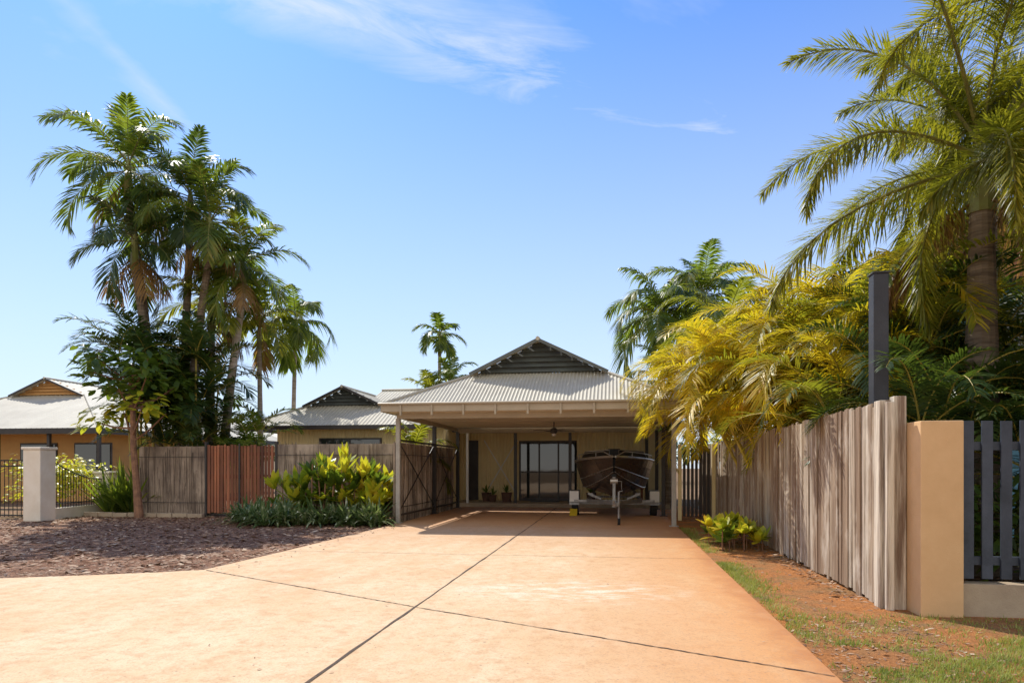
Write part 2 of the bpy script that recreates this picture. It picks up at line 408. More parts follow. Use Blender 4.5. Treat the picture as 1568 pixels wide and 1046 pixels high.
# ------------------------------------------------------------------ roofs
def dutch(b, cx, w, y0, y1, ze, s, g, mr, mg, mt, pitch=.076):
    yg = y0 + (w - g); zg = ze + (w - g) * s; za = ze + w * s
    fr = lambda x: (cx + x, y0, ze)
    def ft(x):
        r = min(w - abs(x), w - g) + 1e-4; return (cx + x, y0 + r, ze + r * s)
    b.corr(fr, ft, 2 * w, (0, -s, 1), mr, .011, pitch, -w)
    for sg in (-1, 1):
        eb = lambda y: (cx + sg * w, y, ze)
        def et(y):
            r = (y - y0) if y < yg else w
            return (cx + sg * (w - r), y, ze + r * s)
        b.corr(eb, et, y1 - y0, (sg * s, 0, 1), mr, .009, pitch, y0)
        b.corr(lambda y: (cx + sg * (g + .08), y, zg - .02), lambda y: (cx, y, za + .01), .3, (sg * s, 0, 1), mr, .009, pitch, yg - .3)
        b.beam((cx + sg * (g + .12), yg - .32, zg - .045), (cx, yg - .32, za + .0), .03, .07, mt)
        b.tube([(cx + sg * w, y0, ze + .01), (cx + sg * g, yg, zg + .02)], .035, 6, mr)
    b.tube([(cx, yg - .34, za + .02), (cx, y1, za + .02)], .05, 6, mr)
    k = max(3, int((za - zg) / .11))
    for i in range(k):
        z = zg + (za - zg) * (i + .1) / k; hw = g * (1 - (i + .35) / k)
        if hw < .06: continue
        h = (za - zg) / k
        b.add([(cx - hw, yg - .09, z), (cx + hw, yg - .09, z), (cx + hw, yg + .0, z + h * .85), (cx - hw, yg + .0, z + h * .85),
               (cx - hw, yg - .0, z)  , (cx + hw, yg - .0, z)], [(0, 1, 2, 3), (0, 4, 5, 1)], mg)
    b.add([(cx - g, yg + .02, zg), (cx + g, yg + .02, zg), (cx, yg + .02, za)], [(0, 1, 2)], mg)

CX = -1.67
car = empty('carport')
b = B('roof', [m_roof, m_gable, m_gable])
dutch(b, CX, 3.10, 13.65, 19.9, 2.53, .49, 1.42, 0, 1, 2)
b.done(car)
b = B('fascia', [m_fascia])
b.box(CX - 3.11, CX + 3.11, 13.60, 13.66, 2.37, 2.535)
b.box(CX - 3.14, CX - 3.08, 13.665, 19.9, 2.37, 2.535); b.box(CX + 3.08, CX + 3.14, 13.665, 19.9, 2.37, 2.535)
b.tube([(CX - 3.16, 13.56, 2.53), (CX + 3.16, 13.56, 2.53)], .028, 6)
for i in range(9):
    x = CX - 2.7 + i * .66 ; b.box(x, x + .04, 13.56, 13.60, 2.29, 2.50)
b.box(-4.56, 1.2, 14.0, 14.08, 2.25, 2.37); b.box(-4.56, 1.2, 19.6, 19.68, 2.22, 2.37)
b.box(-4.6, -4.53, 14.085, 19.595, 2.27, 2.37); b.box(1.15, 1.23, 14.085, 19.595, 2.27, 2.37)
b.done(car)
b = B('ceiling', [m_ceil]); b.box(CX - 3.07, CX + 3.07, 13.67, 19.55, 2.372, 2.40)
for i in range(1, 6): b.box(CX - 3.05 , CX + 3.05, 13.67 + i * .98, 13.69 + i * .98, 2.366, 2.371)
b.done(car)
b = B('posts', [m_post, m_dark])
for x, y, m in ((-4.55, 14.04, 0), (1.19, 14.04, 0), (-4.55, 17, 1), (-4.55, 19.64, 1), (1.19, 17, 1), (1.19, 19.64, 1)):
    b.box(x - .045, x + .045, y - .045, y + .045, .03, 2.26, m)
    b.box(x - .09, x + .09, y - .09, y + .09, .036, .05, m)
b.done(car, bevel=.004)
b = B('ceiling_fan', [m_dark, m_plast])
fx, fy = -1.5, 17.2
b.tube([(fx, fy, 2.366), (fx, fy, 2.2)], .015, 8, 0)
b.tube([(fx, fy, 2.22), (fx, fy, 2.18), (fx, fy, 2.1), (fx, fy, 2.07)], [.04, .09, .09, .05], 14, 0)
b.ball((fx, fy, 2.05), .06, 1, 8, .8)
for k in range(4):
    a = k * math.pi / 2 + .5; d = Vector((math.cos(a), math.sin(a), 0))
    b.beam(Vector((fx, fy, 2.14)) + d * .08, Vector((fx, fy, 2.14)) + d * .2, .03, .012, 0)
    b.beam(Vector((fx, fy, 2.145)) + d * .2, Vector((fx, fy, 2.15)) + d * .55, .1, .008, 0)
b.done()

# house
hs = empty('house')
b = B('walls', [m_cream, m_dark, m_plinth, m_ceil])
def cw(x0, x1, y, z0, z1):
    b.corr(lambda t: (t, y, z0), lambda t: (t, y, z1), x1 - x0, (0, -1, 0), 0, .014, .11, x0)
cw(-10.4, -5.0, 20, 0, 2.45)
b.corr(lambda t: (-5.0, t, 0), lambda t: (-5.0, t, 2.45), 2.5, (1, 0, 0), 0, .01, .1, 20)
b.corr(lambda t: (-10.4, t, 0), lambda t: (-10.4, t, 2.45), 7, (-1, 0, 0), 0, .01, .1, 20)
cw(-5.0, -3.05, 22, .15, 2.5); cw(-1.15, .95, 21.6, .15, 2.5)
b.box(-3.05, -1.15, 22.0, 22.06, 2.08, 2.5, 0)
b.corr(lambda t: (-1.15, t, .15), lambda t: (-1.15, t, 2.5), .4, (-1, 0, 0), 0, .01, .1, 21.6)
b.corr(lambda t: (1.6, t, .15), lambda t: (1.6, t, 2.5), 6, (1, 0, 0), 0, .01, .1, 21.6)
b.box(.95, 1.6, 21.6, 21.66, .15, 2.5, 0)
b.box(-4.95, 1.6, 20.3, 28, .0, .14, 2)
b.box(-10.4, 1.6, 28, 28.1, 0, 2.5, 0)
b.done(hs)
b = B('windows_and_doors', [m_dark, m_glass, m_plast, m_alum2, m_ceil])
for x in (-3.05, -2.42, -1.80, -1.19): b.box(x, x + .05, 21.97, 22.03, .15, 2.08, 0)
b.box(-3.0, -1.19, 21.975, 22.025, 2.02, 2.08, 0); b.box(-3.0, -1.19, 21.975, 22.025, .15, .22, 0); b.box(-3.0, -1.19, 21.98, 22.02, 1.05, 1.09, 0)
b.box(-3.0, -1.19, 22.005, 22.01, .22, 2.02, 1)
b.box(-9.0, -7.0, 19.95, 19.985, .9, 2.12, 0); b.box(-8.95, -8.03, 19.94, 19.949, .95, 2.07, 1); b.box(-7.97, -7.05, 19.94, 19.949, .95, 2.07, 1)
b.box(-4.75, -4.4, 21.93, 21.985, .16, 2.1, 0)
# thin white strips crossed diagonally in front of the porch wall
b.beam((-4.2, 21.95, .3), (-3.1, 21.95, 2.1), .02, .03, 2); b.beam((-4.2, 21.93, 2.1), (-3.1, 21.93, .3), .02, .03, 2)
b.done(hs)
b = B('porch_posts', [m_dark, m_plast])
for x, y in ((-2.95, 20.45), (-1.3, 20.45), (.95, 20.45)): b.box(x - .045, x + .045, y - .045, y + .045, .14, 2.3, 0)
b.box(-4.9, 1.6, 20.38, 20.46, 2.3, 2.44, 0)
b.tube([(-4.4, 20.3, .14), (-4.4, 20.3, 2.3)], .04, 8, 1)
b.done(hs)
b = B('roof', [m_roof, m_gable, m_dark])
dutch(b, -8.55, 2.75, 19.4, 26, 2.48, .47, 1.2, 0, 1, 2, .12)
def quadroof(x0, x1, y0, yr, z0, zr, hip):
    b.corr(lambda t: (t, y0, z0), lambda t: (t, y0 + (yr - y0) * min(1, (x1 - t + .001) / hip, 1), z0 + (zr - z0) * min(1, (x1 - t + .001) / hip)), x1 - x0, (0, -.4, 1), 0, .01, .12, x0)
    b.add([(x0, yr, zr), (x1 - hip, yr, zr), (x1, 2 * yr - y0, z0), (x0, 2 * yr - y0, z0)], [(0, 1, 2, 3)], 0)
    b.add([(x1, y0, z0), (x1, 2 * yr - y0, z0), (x1 - hip, yr, zr)], [(0, 1, 2)], 0)
    b.tube([(x0, yr, zr + .02), (x1 - hip, yr, zr + .02)], .05, 6, 0)
quadroof(-8.5, 2.2, 20.15, 24.3, 2.46, 4.05, 3.8)
b.box(-11.32, -5.7, 19.36, 19.40, 2.36, 2.48, 2); b.box(-11.34, -11.3, 19.41, 26, 2.36, 2.48, 2)
b.box(-5.69, 2.2, 20.10, 20.14, 2.46, 2.50, 2)
b.box(-2.4, 2.0, 19.905, 20.09, 2.41, 2.44, 0)
b.box(-11.2, -5.0, 19.42, 19.98, 2.40, 2.43, 0)
b.done(hs)
b = B('porch_ceiling', [m_ceil]); b.box(-4.97, 2.1, 20.47, 22, 2.44, 2.455); b.done(hs)

nh = empty('neighbour_house')
b = B('roof', [m_roof, m_tan, m_dark])
dutch(b, -22.3, 5.2, 20.6, 34, 2.55, .42, 1.5, 0, 1, 2, .2)
b.box(-27.5, -17.08, 20.54, 20.59, 2.36, 2.55, 2); b.box(-17.09, -17.04, 20.6, 34, 2.36, 2.55, 2)
b.done(nh)
b = B('walls', [m_tan, m_dark, m_glass, m_white])
b.box(-27, -18.0, 22.0, 33, 0, 2.5, 0)
b.box(-27.2, -17.2, 20.7, 21.99, 2.42, 2.47, 3)
for x in (-24.6, -21.4, -19.2): b.box(x, x + 1.5, 21.95, 21.985, .9, 2.1, 1); b.box(x + .06, x + 1.44, 21.93, 21.945, .96, 2.04, 2)
for x in (-26, -23.6, -21.2, -19.2, -17.3): b.box(x, x + .1, 20.75, 20.85, 0, 2.42, 1)
b.done(nh)
dh = B('distant_house', [m_white, m_roof])
dh.box(-24, -14, 40, 46, 0, 2.6, 0)
dh.add([(-24.5, 39.5, 2.5), (-13.5, 39.5, 2.5), (-16.5, 43, 3.9), (-21.5, 43, 3.9), (-13.5, 46.5, 2.5), (-24.5, 46.5, 2.5)], [(0, 1, 2, 3), (1, 4, 2), (5, 0, 3), (4, 5, 3, 2)], 1)
dh.done()
rn = empty('blue_house')
b = B('walls', [m_blue, m_dark, m_glass])
b.box(5.2, 11.5, 13.0, 20, 0, 4.6, 0)
for i in range(24): b.box(5.16, 11.5, 12.97, 12.995, .1 + i * .19, .26 + i * .19, 0)
b.box(6.2, 7.4, 12.93, 12.965, 2.9, 4.0, 1); b.box(6.26, 7.34, 12.915, 12.929, 2.96, 3.94, 2)
b.done(rn)
b = B('roof', [m_blue, m_soffit])
for sg in (-1, 1):
    b.beam((6.2 + sg * 2.4, 12.2, 4.35), (6.2, 12.2, 5.45), .08, .16, 0)
    b.add([(6.2 + sg * 2.5, 12.15, 4.42), (6.2 + sg * 2.5, 20, 4.42), (6.2, 20, 5.56), (6.2, 12.15, 5.56)], [(0, 1, 2, 3)], 0)
b.add([(4.0, 12.3, 4.35), (8.4, 12.3, 4.35), (6.2, 12.3, 5.4)], [(0, 1, 2)], 1)
b.done(rn)

# ------------------------------------------------------------------ fences
def brush(name, p0, p1, h, cap=True):
    b = B(name, [m_brush, m_dark])
    p0, p1 = Vector((*p0, 0)), Vector((*p1, 0)); L = (p1 - p0).length; t = (p1 - p0).normalized(); s = Vector((-t.y, t.x, 0))
    b.beam(p0 + UP * h * .5, p1 + UP * h * .5, .03, h - .08, 0)
    n = int(L / .008)
    for i in range(n):
        q = p0 + t * R.uniform(0, L) + s * R.uniform(-.045, .045)
        z0 = R.choice([0, R.uniform(0, .5), R.uniform(0, 1.2)]); z1 = min(h + R.uniform(-.08, .04), z0 + R.uniform(.5, 1.6))
        w = R.uniform(.003, .008); dx = t * R.uniform(-.07, .07); a = t * w + s * R.uniform(-.004, .004); c = s * -.012
        b.add([q - a + UP * z0, q + c + UP * z0, q + a + UP * z0, q + dx - a * .5 + UP * z1, q + dx + c + UP * z1, q + dx + a * .5 + UP * z1], [(0, 1, 4, 3), (1, 2, 5, 4)], 0)
    if cap:
        for z in (.35, h - .3): b.beam(p0 + UP * z - s * .05, p1 + UP * z - s * .05, .012, .012, 1)
    return b.done()
brush('brush_fence', (-11.8, 15.6), (-10.0, 15.6), 1.78)
brush('brush_fence', (-8.1, 15.6), (-4.68, 15.6), 1.82)
o = brush('brush_fence', (-4.68, 14.15), (-4.68, 19.55), 1.8)
b = B('screen_bracing', [m_dark])
for y0, y1 in ((14.1, 16.95), (17.05, 19.6)):
    b.beam((-4.56, y0, .25), (-4.56, y1, 1.75), .012, .03); b.beam((-4.545, y0, 1.75), (-4.545, y1, .25), .012, .03)
    b.beam((-4.55, y0, 1.8), (-4.55, y1, 1.8), .04, .04); b.beam((-4.55, y0, .2), (-4.55, y1, .2), .04, .04)
b.done()
b = B('timber_gate', [m_gate, m_dark])
x = -9.93
while x < -8.2:
    w = R.uniform(.05, .08); b.box(x, x + w, 15.56, 15.585, .1 + R.uniform(-.02, .02), 1.76 + R.uniform(-.02, .02), 0); x += w + .022
for z in (.4, .95, 1.5): b.box(-9.95, -8.15, 15.59, 15.63, z, z + .09, 0)
b.box(-10.0, -9.95, 15.55, 15.65, 0, 1.85, 1); b.box(-8.15, -8.1, 15.55, 15.65, 0, 1.85, 1); b.box(-9.09, -9.05, 15.53, 15.555, .1, 1.8, 1)
b.done()
b = B('garden_edging', [m_plinth])
for i in range(8): b.box(-13.0 + i * .4, -12.62 + i * .4, 15.15 + R.uniform(-.01, .01), 15.27, 0, .11 + R.uniform(-.01, .01))
b.done(bevel=.01)

b = B('paling_fence', [m_paling])
y = 6.45
while y < 19:
    w = R.uniform(.075, .11); h = 1.79 + R.uniform(-.03, .025); x = 2.3 + R.uniform(-.014, .010)
    ti = R.uniform(-.016, .014); ty_ = R.uniform(-.008, .008); z0 = R.uniform(0, .05)
    vs = [(x, y, z0), (x + .018, y, z0), (x + .018 + R.uniform(-.004, .004), y + w, z0), (x + R.uniform(-.006, .006), y + w, z0), (x + ti, y + ty_, h), (x + .018 + ti, y + ty_, h), (x + .018 + ti, y + w + ty_, h - .01), (x + ti, y + w + ty_, h - .01)]
    b.add(vs, [(0, 3, 2, 1), (4, 5, 6, 7), (0, 1, 5, 4), (1, 2, 6, 5), (2, 3, 7, 6), (3, 0, 4, 7)]); y += w + R.uniform(.005, .022)
for z in (.35, 1.0, 1.6): b.box(2.335, 2.38, 6.45, 19, z, z + .08)
b.done()
b = B('fence_post', [m_oldpost])
b.box(2.27, 2.36, 6.30, 6.44, 0, 1.80); b.box(2.37, 2.47, 6.26, 6.36, 0, 1.83); b.box(2.30, 2.36, 6.22, 6.28, 0, 1.78)
b.done(bevel=.006)
b = B('rendered_pillar', [m_render]); b.box(2.475, 2.80, 6.0, 6.34, 0, 1.60); b.done(bevel=.008)
b = B('slat_fence', [m_slat, m_plinth])
b.box(2.80, 6.5, 6.06, 6.22, 0, .27, 1)
x = 2.83
while x < 6.4:
    b.box(x, x + .082, 6.08, 6.10, .31, 1.60 + R.uniform(-.004, .004), 0); x += .143
for z in (.42, 1.36): b.box(2.80, 6.5, 6.105, 6.15, z, z + .07, 0)
b.done(bevel=.002)
b = B('steel_post', [m_darkpost]); b.box(2.52, 2.66, 7.15, 7.29, 0, 3.12); b.box(2.51, 2.67, 7.14, 7.30, 3.121, 3.14); b.done(bevel=.006)
b = B('side_gate', [m_cream, m_dark]); b.box(1.45, 1.53, 16.0, 16.08, 0, 1.75, 0); b.box(2.2, 2.28, 16.0, 16.08, 0, 1.75, 0)
for i in range(7): b.box(1.56 + i * .09, 1.62 + i * .09, 16.02, 16.05, .1, 1.65, 1)
b.done()

for (x, y, h) in ((-12.95, 13.8, 1.62), (-13.35, 16.4, 1.05)):
    b = B('masonry_pillar', [m_white]); b.box(x - .22, x + .22, y - .22, y + .22, 0, h); b.box(x - .25, x + .25, y - .25, y + .25, h + .001, h + .06); b.done(bevel=.015)
b = B('iron_fence', [m_iron, m_white])
P0 = Vector((-12.97, 14.05, 0)); P1 = Vector((-13.33, 16.15, 0))
b.beam(P0 + UP * .13, P1 + UP * .13, .15, .26, 1)
N = 20
for i in range(N + 1):
    q = P0.lerp(P1, i / N); z = 1.42 - .5 * math.sin(i / N * math.pi / 2)
    b.tube([q + UP * .26, q + UP * z], .009, 5)
b.tube([P0.lerp(P1, i / N) + UP * (1.42 - .5 * math.sin(i / N * math.pi / 2)) for i in range(N + 1)], .016, 6)
b.tube([P0 + UP * .36, P1 + UP * .36], .014, 6)
b.done()
b = B('iron_gate', [m_iron])
for i in range(28): x = -13.25 - i * .11; b.tube([(x, 13.85, .08), (x, 13.85, 1.38)], .009, 5)
for z in (.12, .25, 1.25, 1.38): b.beam((-16.3, 13.85, z), (-13.2, 13.85, z), .02, .03)
b.done()

# ------------------------------------------------------------------ boat on trailer
bt = empty('boat_on_trailer')
b = B('hull', [m_alum, m_alum2, m_dark])
Y0 = 15.35; secs = []
NS = 16
for i in range(NS + 1):
    s = i / NS; e = min(1, s / .55); k = math.sin(e * math.pi / 2) ** .75
    hb = .03 + .96 * k; ch = .02 + .78 * (math.sin(min(1, s / .62) * math.pi / 2)) ** 1.1
    zk = .50 + .55 * (1 - min(1, s / .25)) ** 2; zc = .72 + .40 * (1 - min(1, s / .45)) ** 1.5; zg = 1.42 - .12 * s + .04 * (1 - s)
    y = Y0 + 4.4 * s; rake = .30 * (1 - s) ** 2
    secs.append([(0, y + rake * 1.0, zk), (ch * .55, y + rake * .8, zk + (zc - zk) * .52), (ch, y + rake * .6, zc), (ch + (hb - ch) * .35, y + rake * .35, zc + (zg - zc) * .3),
                 (ch + (hb - ch) * .38, y + rake * .33, zc + (zg - zc) * .33), (ch + (hb - ch) * .7, y + rake * .15, zc + (zg - zc) * .65), (ch + (hb - ch) * .74, y + rake * .12, zc + (zg - zc) * .68), (hb, y, zg)])
for sg in (-1, 1):
    vs = [(p[0] * sg, p[1], p[2]) for S in secs for p in S]; m = len(secs[0])
    fs = [(i * m + j, (i + 1) * m + j, (i + 1) * m + j + 1, i * m + j + 1) for i in range(NS) for j in range(m - 1)]
    b.add(vs, fs, 0)
    b.tube([(S[-1][0] * sg, S[-1][1], S[-1][2]) for S in secs], .028, 8, 1)
    for j in (2, 4): b.tube([(S[j][0] * sg * 1.01, S[j][1] - .005, S[j][2]) for S in secs], .011, 5, 1)
b.add([(p[0], p[1], p[2]) for p in secs[-1]] + [(-p[0], p[1], p[2]) for p in reversed(secs[-1][1:])], [tuple(range(2 * len(secs[0]) - 1))], 0)
b.add([(secs[i][-1][0] * sg, secs[i][-1][1], secs[i][-1][2] + .0) for i in range(6) for sg in (-1, 1)], [(2 * i, 2 * i + 1, 2 * i + 3, 2 * i + 2) for i in range(5)], 0)
b.tube([(0, S[0][1] - .01, S[0][2]) for S in secs[:6]], .018, 6, 1)
b.done(bt, smooth=False)
b = B('bow_rail_and_windscreen', [m_alum2, m_dark, m_plast, m_glass])
for sg in (-1, 1):
    pr = [(sg * (secs[i][-1][0] - .05), secs[i][-1][1] + .05, secs[i][-1][2] + .13) for i in (1, 2, 4, 6, 8)]
    b.tube([(sg * .05, Y0 + .15, 1.47)] + pr + [(pr[-1][0], pr[-1][1] + .15, pr[-1][2] - .13)], .012, 6, 0)
    for q in pr[1::2]: b.tube([q, (q[0], q[1], q[2] - .13)], .01, 5, 0)
    A = [Vector((sg * .86, 17.5, 1.38)), Vector((sg * .12, 17.3, 1.40)), Vector((sg * .12, 17.5, 1.66)), Vector((sg * .74, 17.7, 1.62))]
    b.add(A, [(0, 1, 2, 3)], 3)
    b.tube(A + [A[0]], .012, 6, 0)
    b.tube([A[3], A[3] + Vector((sg * .08, .7, -.22))], .012, 6, 0)
b.box(-.3, .3, 18, 18.4, .9, 1.45, 1); b.box(-.17, .17, 19.72, 20.0, .8, 1.75, 1)
b.done(bt)
b = B('trailer', [m_galv, m_tyre, m_plast, m_red, m_alum2])
b.beam((0, 13.95, .46), (0, 15.6, .46), .07, .09); 
for sg in (-1, 1):
    b.beam((0, 14.9, .45), (sg * .62, 16.2, .44), .05, .08); b.beam((sg * .62, 16.2, .44), (sg * .62, 19.7, .44), .05, .08)
    b.tube([(sg * .88, 17.25, .30), (sg * 1.04, 17.25, .30)], [.29, .29], 24, 1); b.tube([(sg * .87, 17.25, .30), (sg * 1.05, 17.25, .30)], [.17, .17], 16, 4)
    pts = [(17.25 + .36 * math.cos(a), .30 + .36 * math.sin(a)) for a in [math.pi * k / 10 for k in range(11)]]
    vs = [(sg * x, y, z) for y, z in pts for x in (.85, 1.09)]
    b.add(vs, [(2 * i, 2 * i + 1, 2 * i + 3, 2 * i + 2) for i in range(10)], 0)
    b.box(*(sorted((sg * .86, sg * 1.08))), 16.82, 16.86, .38, .64, 2)
    b.box(*(sorted((sg * .5, sg * .56))), 16.6, 18.8, .52, .60, 0)
    b.beam((sg * .3, 16.5, .46), (sg * .62, 16.5, .6), .05, .05, 0)
b.beam((-1.0, 17.25, .33), (1.0, 17.25, .33), .06, .06); b.beam((-.95, 16.5, .42), (.95, 16.5, .42), .05, .05); b.beam((-.62, 18.9, .42), (.62, 18.9, .42), .05, .05)
b.beam((0, 14.75, .48), (0, 15.0, 1.0), .06, .06); b.tube([(-.08, 14.95, .92), (.08, 14.95, .92)], .06, 12, 4); b.tube([(.08, 14.95, .92), (.16, 14.95, .92), (.16, 14.85, .75)], .01, 6, 0)
b.box(-.05, .05, 15.02, 15.1, .98, 1.08, 1); b.beam((0, 14.98, .94), (0, 15.5, 1.05), .05, .006, 3)
b.tube([(.1, 14.25, .1), (.1, 14.25, .72)], .025, 10, 0); b.tube([(.1, 14.25, .72), (.18, 14.25, .74)], .01, 6, 0); b.tube([(.07, 14.25, .10), (.13, 14.25, .10)], .075, 16, 1); b.box(.02, .1, 14.22, 14.28, .42, .5, 0)
b.tube([(0, 13.9, .5), (0, 13.8, .5), (0, 13.72, .47)], [.05, .045, .03], 10, 4)
b.done(bt)
b = B('wheel_chock', [m_yellow]); b.add([(-1.08, 16.72, .037), (-.9, 16.72, .037), (-1.08, 16.94, .037), (-.9, 16.94, .037), (-1.08, 16.94, .2), (-.9, 16.94, .2)], [(0, 1, 3, 2), (0, 4, 5, 1), (2, 3, 5, 4), (0, 2, 4), (1, 5, 3)]); b.done()

for (x, y, r, h, kind) in ((-4.0, 21.3, .16, .28, 0), (-3.75, 21.0, .13, .22, 0), (-3.3, 20.95, .17, .3, 1), (-.7, 21.2, .15, .3, 0)):
    b = B('potted_plant', [m_terra, L_broad, m_bark])
    b.tube([(x, y, .142), (x, y, .142 + h * .9), (x, y, .142 + h)], [r * .7, r, r * 1.08], 16, 0)
    strap(b, x, y, 22, .38, .04, 1, (.5, 1.4), (.2, .7), .13 + h); b.done()
b = B('doormat', [m_dark]); b.box(-2.6, -1.7, 21.2, 21.7, .142, .155); b.done()
b = B('outdoor_bench', [m_gate]); 
for i in range(4): b.box(.1, .9, 21.1 + i * .1, 21.18 + i * .1, .56, .585)
for x in (.15, .82): b.box(x, x + .05, 21.12, 21.46, .142, .558)
b.done()

# ------------------------------------------------------------------ vegetation
palm('palm_tree', -13.2, 17.0, 9.6, -12.2, 17.0, nf=19, L=2.5, nl=50, ll=.68, lw=.05, dead=3, emax=1.4, emin=-.55)
palm('palm_tree', -11.75, 17.6, 8.9, -11.9, 17.4, nf=16, L=2.3, nl=46, ll=.62, lw=.05, dead=4, emin=-.6, mats=L_dark)
palm('palm_tree', -10.9, 17.2, 8.0, -11.6, 17.0, nf=15, L=2.1, nl=44, ll=.6, lw=.046, dead=4, emin=-.6, mats=L_palm)
palm('palm_tree', -12.7, 16.6, 7.4, -12.0, 16.8, nf=12, L=1.9, nl=42, ll=.58, lw=.046, dead=6, emin=-.7, mats=L_dark)
palm('palm_tree', -10.1, 17.5, 6.9, -10.8, 17.5, nf=15, L=1.9, nl=42, ll=.55, lw=.046, dead=3, emin=-.6, trunkm=m_trunkp)
palm('palm_tree', -11.3, 17.9, 6.0, -11.1, 17.5, nf=13, L=1.9, nl=40, ll=.55, lw=.046, dead=6, mats=L_goldg, trunkm=m_trunkp)
palm('palm_tree', -10.45, 19.0, 5.7, -10.4, 19.0, nf=13, L=1.6, nl=38, ll=.5, lw=.05, dead=2, trunkm=m_trunkp, r0=.09, r1=.06, mats=L_goldg)
palm('palm_tree', -10.3, 21.0, 6.0, -10.4, 21.0, nf=15, L=1.75, nl=44, ll=.55, lw=.05, curve=3.0, ld=.8, dead=0, trunkm=m_trunkp, r0=.08, r1=.06)
palm('palm_tree', -6.75, 26.0, 6.5, nf=12, L=1.15, nl=34, ll=.42, lw=.06, curve=2.0, emax=1.1, trunkm=m_trunkp, r0=.09, r1=.06)
palm('palm_tree', -6.0, 24.6, 4.4, nf=14, L=1.4, nl=34, ll=.45, lw=.05, curve=1.8)
palm('palm_tree', -6.9, 25.2, 4.1, nf=10, L=1.3, nl=34, ll=.45, lw=.05, curve=1.6, mats=L_goldg)
palm('palm_tree', -5.4, 18.0, 1.7, nf=13, L=1.3, nl=34, ll=.42, lw=.045, r0=.07, r1=.05, shaft=.3, mats=L_goldg)
palm('palm_tree', 1.5, 22.5, 6.2, nf=19, L=2.4, nl=54, ll=.7, lw=.055, curve=2.7, ld=.7, mats=L_palm)
palm('palm_tree', 2.9, 23.0, 6.9, nf=19, L=2.4, nl=54, ll=.7, lw=.055, curve=2.5, ld=.6, mats=L_palm)
palm('palm_tree', 1.6, 20.5, 3.8, nf=14, L=2.0, nl=40, ll=.55, lw=.05, curve=2.2, mats=L_dark)
palm('palm_tree', 3.0, 19.0, 5.0, nf=16, L=2.2, nl=44, ll=.6, lw=.05, curve=2.2, mats=L_goldg)

cane_clump('cane_palm', [(R.uniform(-12.8, -10.6), R.uniform(16.2, 17.4), R.uniform(1.4, 4.3)) for i in range(24)], L_dark, L=(1.3, 1.9), nl=32, nf=7, ll=.5, lw=.045)
cane_clump('cane_palm', [(R.uniform(-10.6, -9.4), R.uniform(16.4, 17.6), R.uniform(.8, 2.4)) for i in range(6)], L_palm, L=(1.2, 1.7), nl=28, nf=6, ll=.4, lw=.045)
# golden cane masses on the right
cane_clump('golden_cane_palm', [(R.uniform(2.5, 3.9), R.uniform(11.5, 15), R.uniform(1.9, 3.5)) for i in range(20)], L_gold, L=(1.9, 2.6), nl=52, nf=8, ll=.48, lw=.025, curve=2.6)
cane_clump('golden_cane_palm', [(R.uniform(2.5, 2.9), R.uniform(11.8, 14.2), R.uniform(1.7, 3.0)) for i in range(11)], L_gold, L=(1.7, 2.3), nl=52, nf=8, ll=.46, lw=.025, curve=2.9, off=(-.8, -.2))
cane_clump('golden_cane_palm', [(R.uniform(2.7, 3.7), R.uniform(8.9, 11.5), R.uniform(1.7, 2.9)) for i in range(14)], L_gold, L=(1.4, 2.1), nl=52, nf=8, ll=.42, lw=.020, curve=2.7)
cane_clump('golden_cane_palm', [(R.uniform(2.6, 4.6), R.uniform(9, 13), R.uniform(1.2, 3.0)) for i in range(18)], L_goldg, L=(1.6, 2.2), nl=46, nf=8, ll=.42, lw=.024, curve=2.3)
cane_clump('cane_palm', [(R.uniform(3.3, 6.2), R.uniform(8.6, 11.2), R.uniform(1.4, 3.0)) for i in range(18)], L_dark, L=(1.4, 1.9), nl=40, nf=7, ll=.40, lw=.028, curve=2.1, mstalk=m_rachis)
cane_clump('cane_palm', [(R.uniform(3.2, 6.0), R.uniform(7.4, 9.0), R.uniform(.6, 2.0)) for i in range(15)], L_dark, L=(1.1, 1.6), nl=40, nf=7, ll=.36, lw=.024, curve=2.1, mstalk=m_rachis)
def foxtail(x, y, h, nf, L, r0, r1, emin=-.5, a0=2.2, curve=1.7):
    b = B('foxtail_palm', [m_trunk, m_shaft, L_fox, m_rachis, L_dead])
    pts = [(x, y, h * i / 20 * .84) for i in range(21)]
    b.tube(pts, [(r0 + (r1 - r0) * (i / 20) ** 1.5) * (1.04 if i % 2 else 1) for i in range(21)], 14, 0)
    b.tube([(x, y, h * .84), (x, y, h - .4), (x, y, h + .1)], [r1 * 1.2, r1, r1 * .4], 10, 1)
    for i in range(nf):
        f = i / (nf - 1)
        frond(b, (x, y, h - .3 * f), a0 + i * 2.4, 1.35 + (emin - 1.35) * f, L * R.uniform(.85, 1.12), curve * R.uniform(.8, 1.25), 240, .40, .017, 2, 3, 0, .25, True, .028, .12)
    for i in range(5): frond(b, (x, y, h * .88), R.uniform(0, 6.3), -.6, L * .6, .8, 90, .3, .016, 4, 4, 0, .6, True)
    b.done()
foxtail(4.15, 8.5, 4.9, 22, 2.8, .2, .12, -.6)
foxtail(5.3, 8.0, 6.1, 20, 2.9, .18, .12, -.8, .5)
foxtail(5.1, 10.3, 5.6, 14, 2.6, .16, .11)
foxtail(4.9, 7.2, 4.3, 14, 1.9, .14, .1, -.9, 1.2, 2.0)

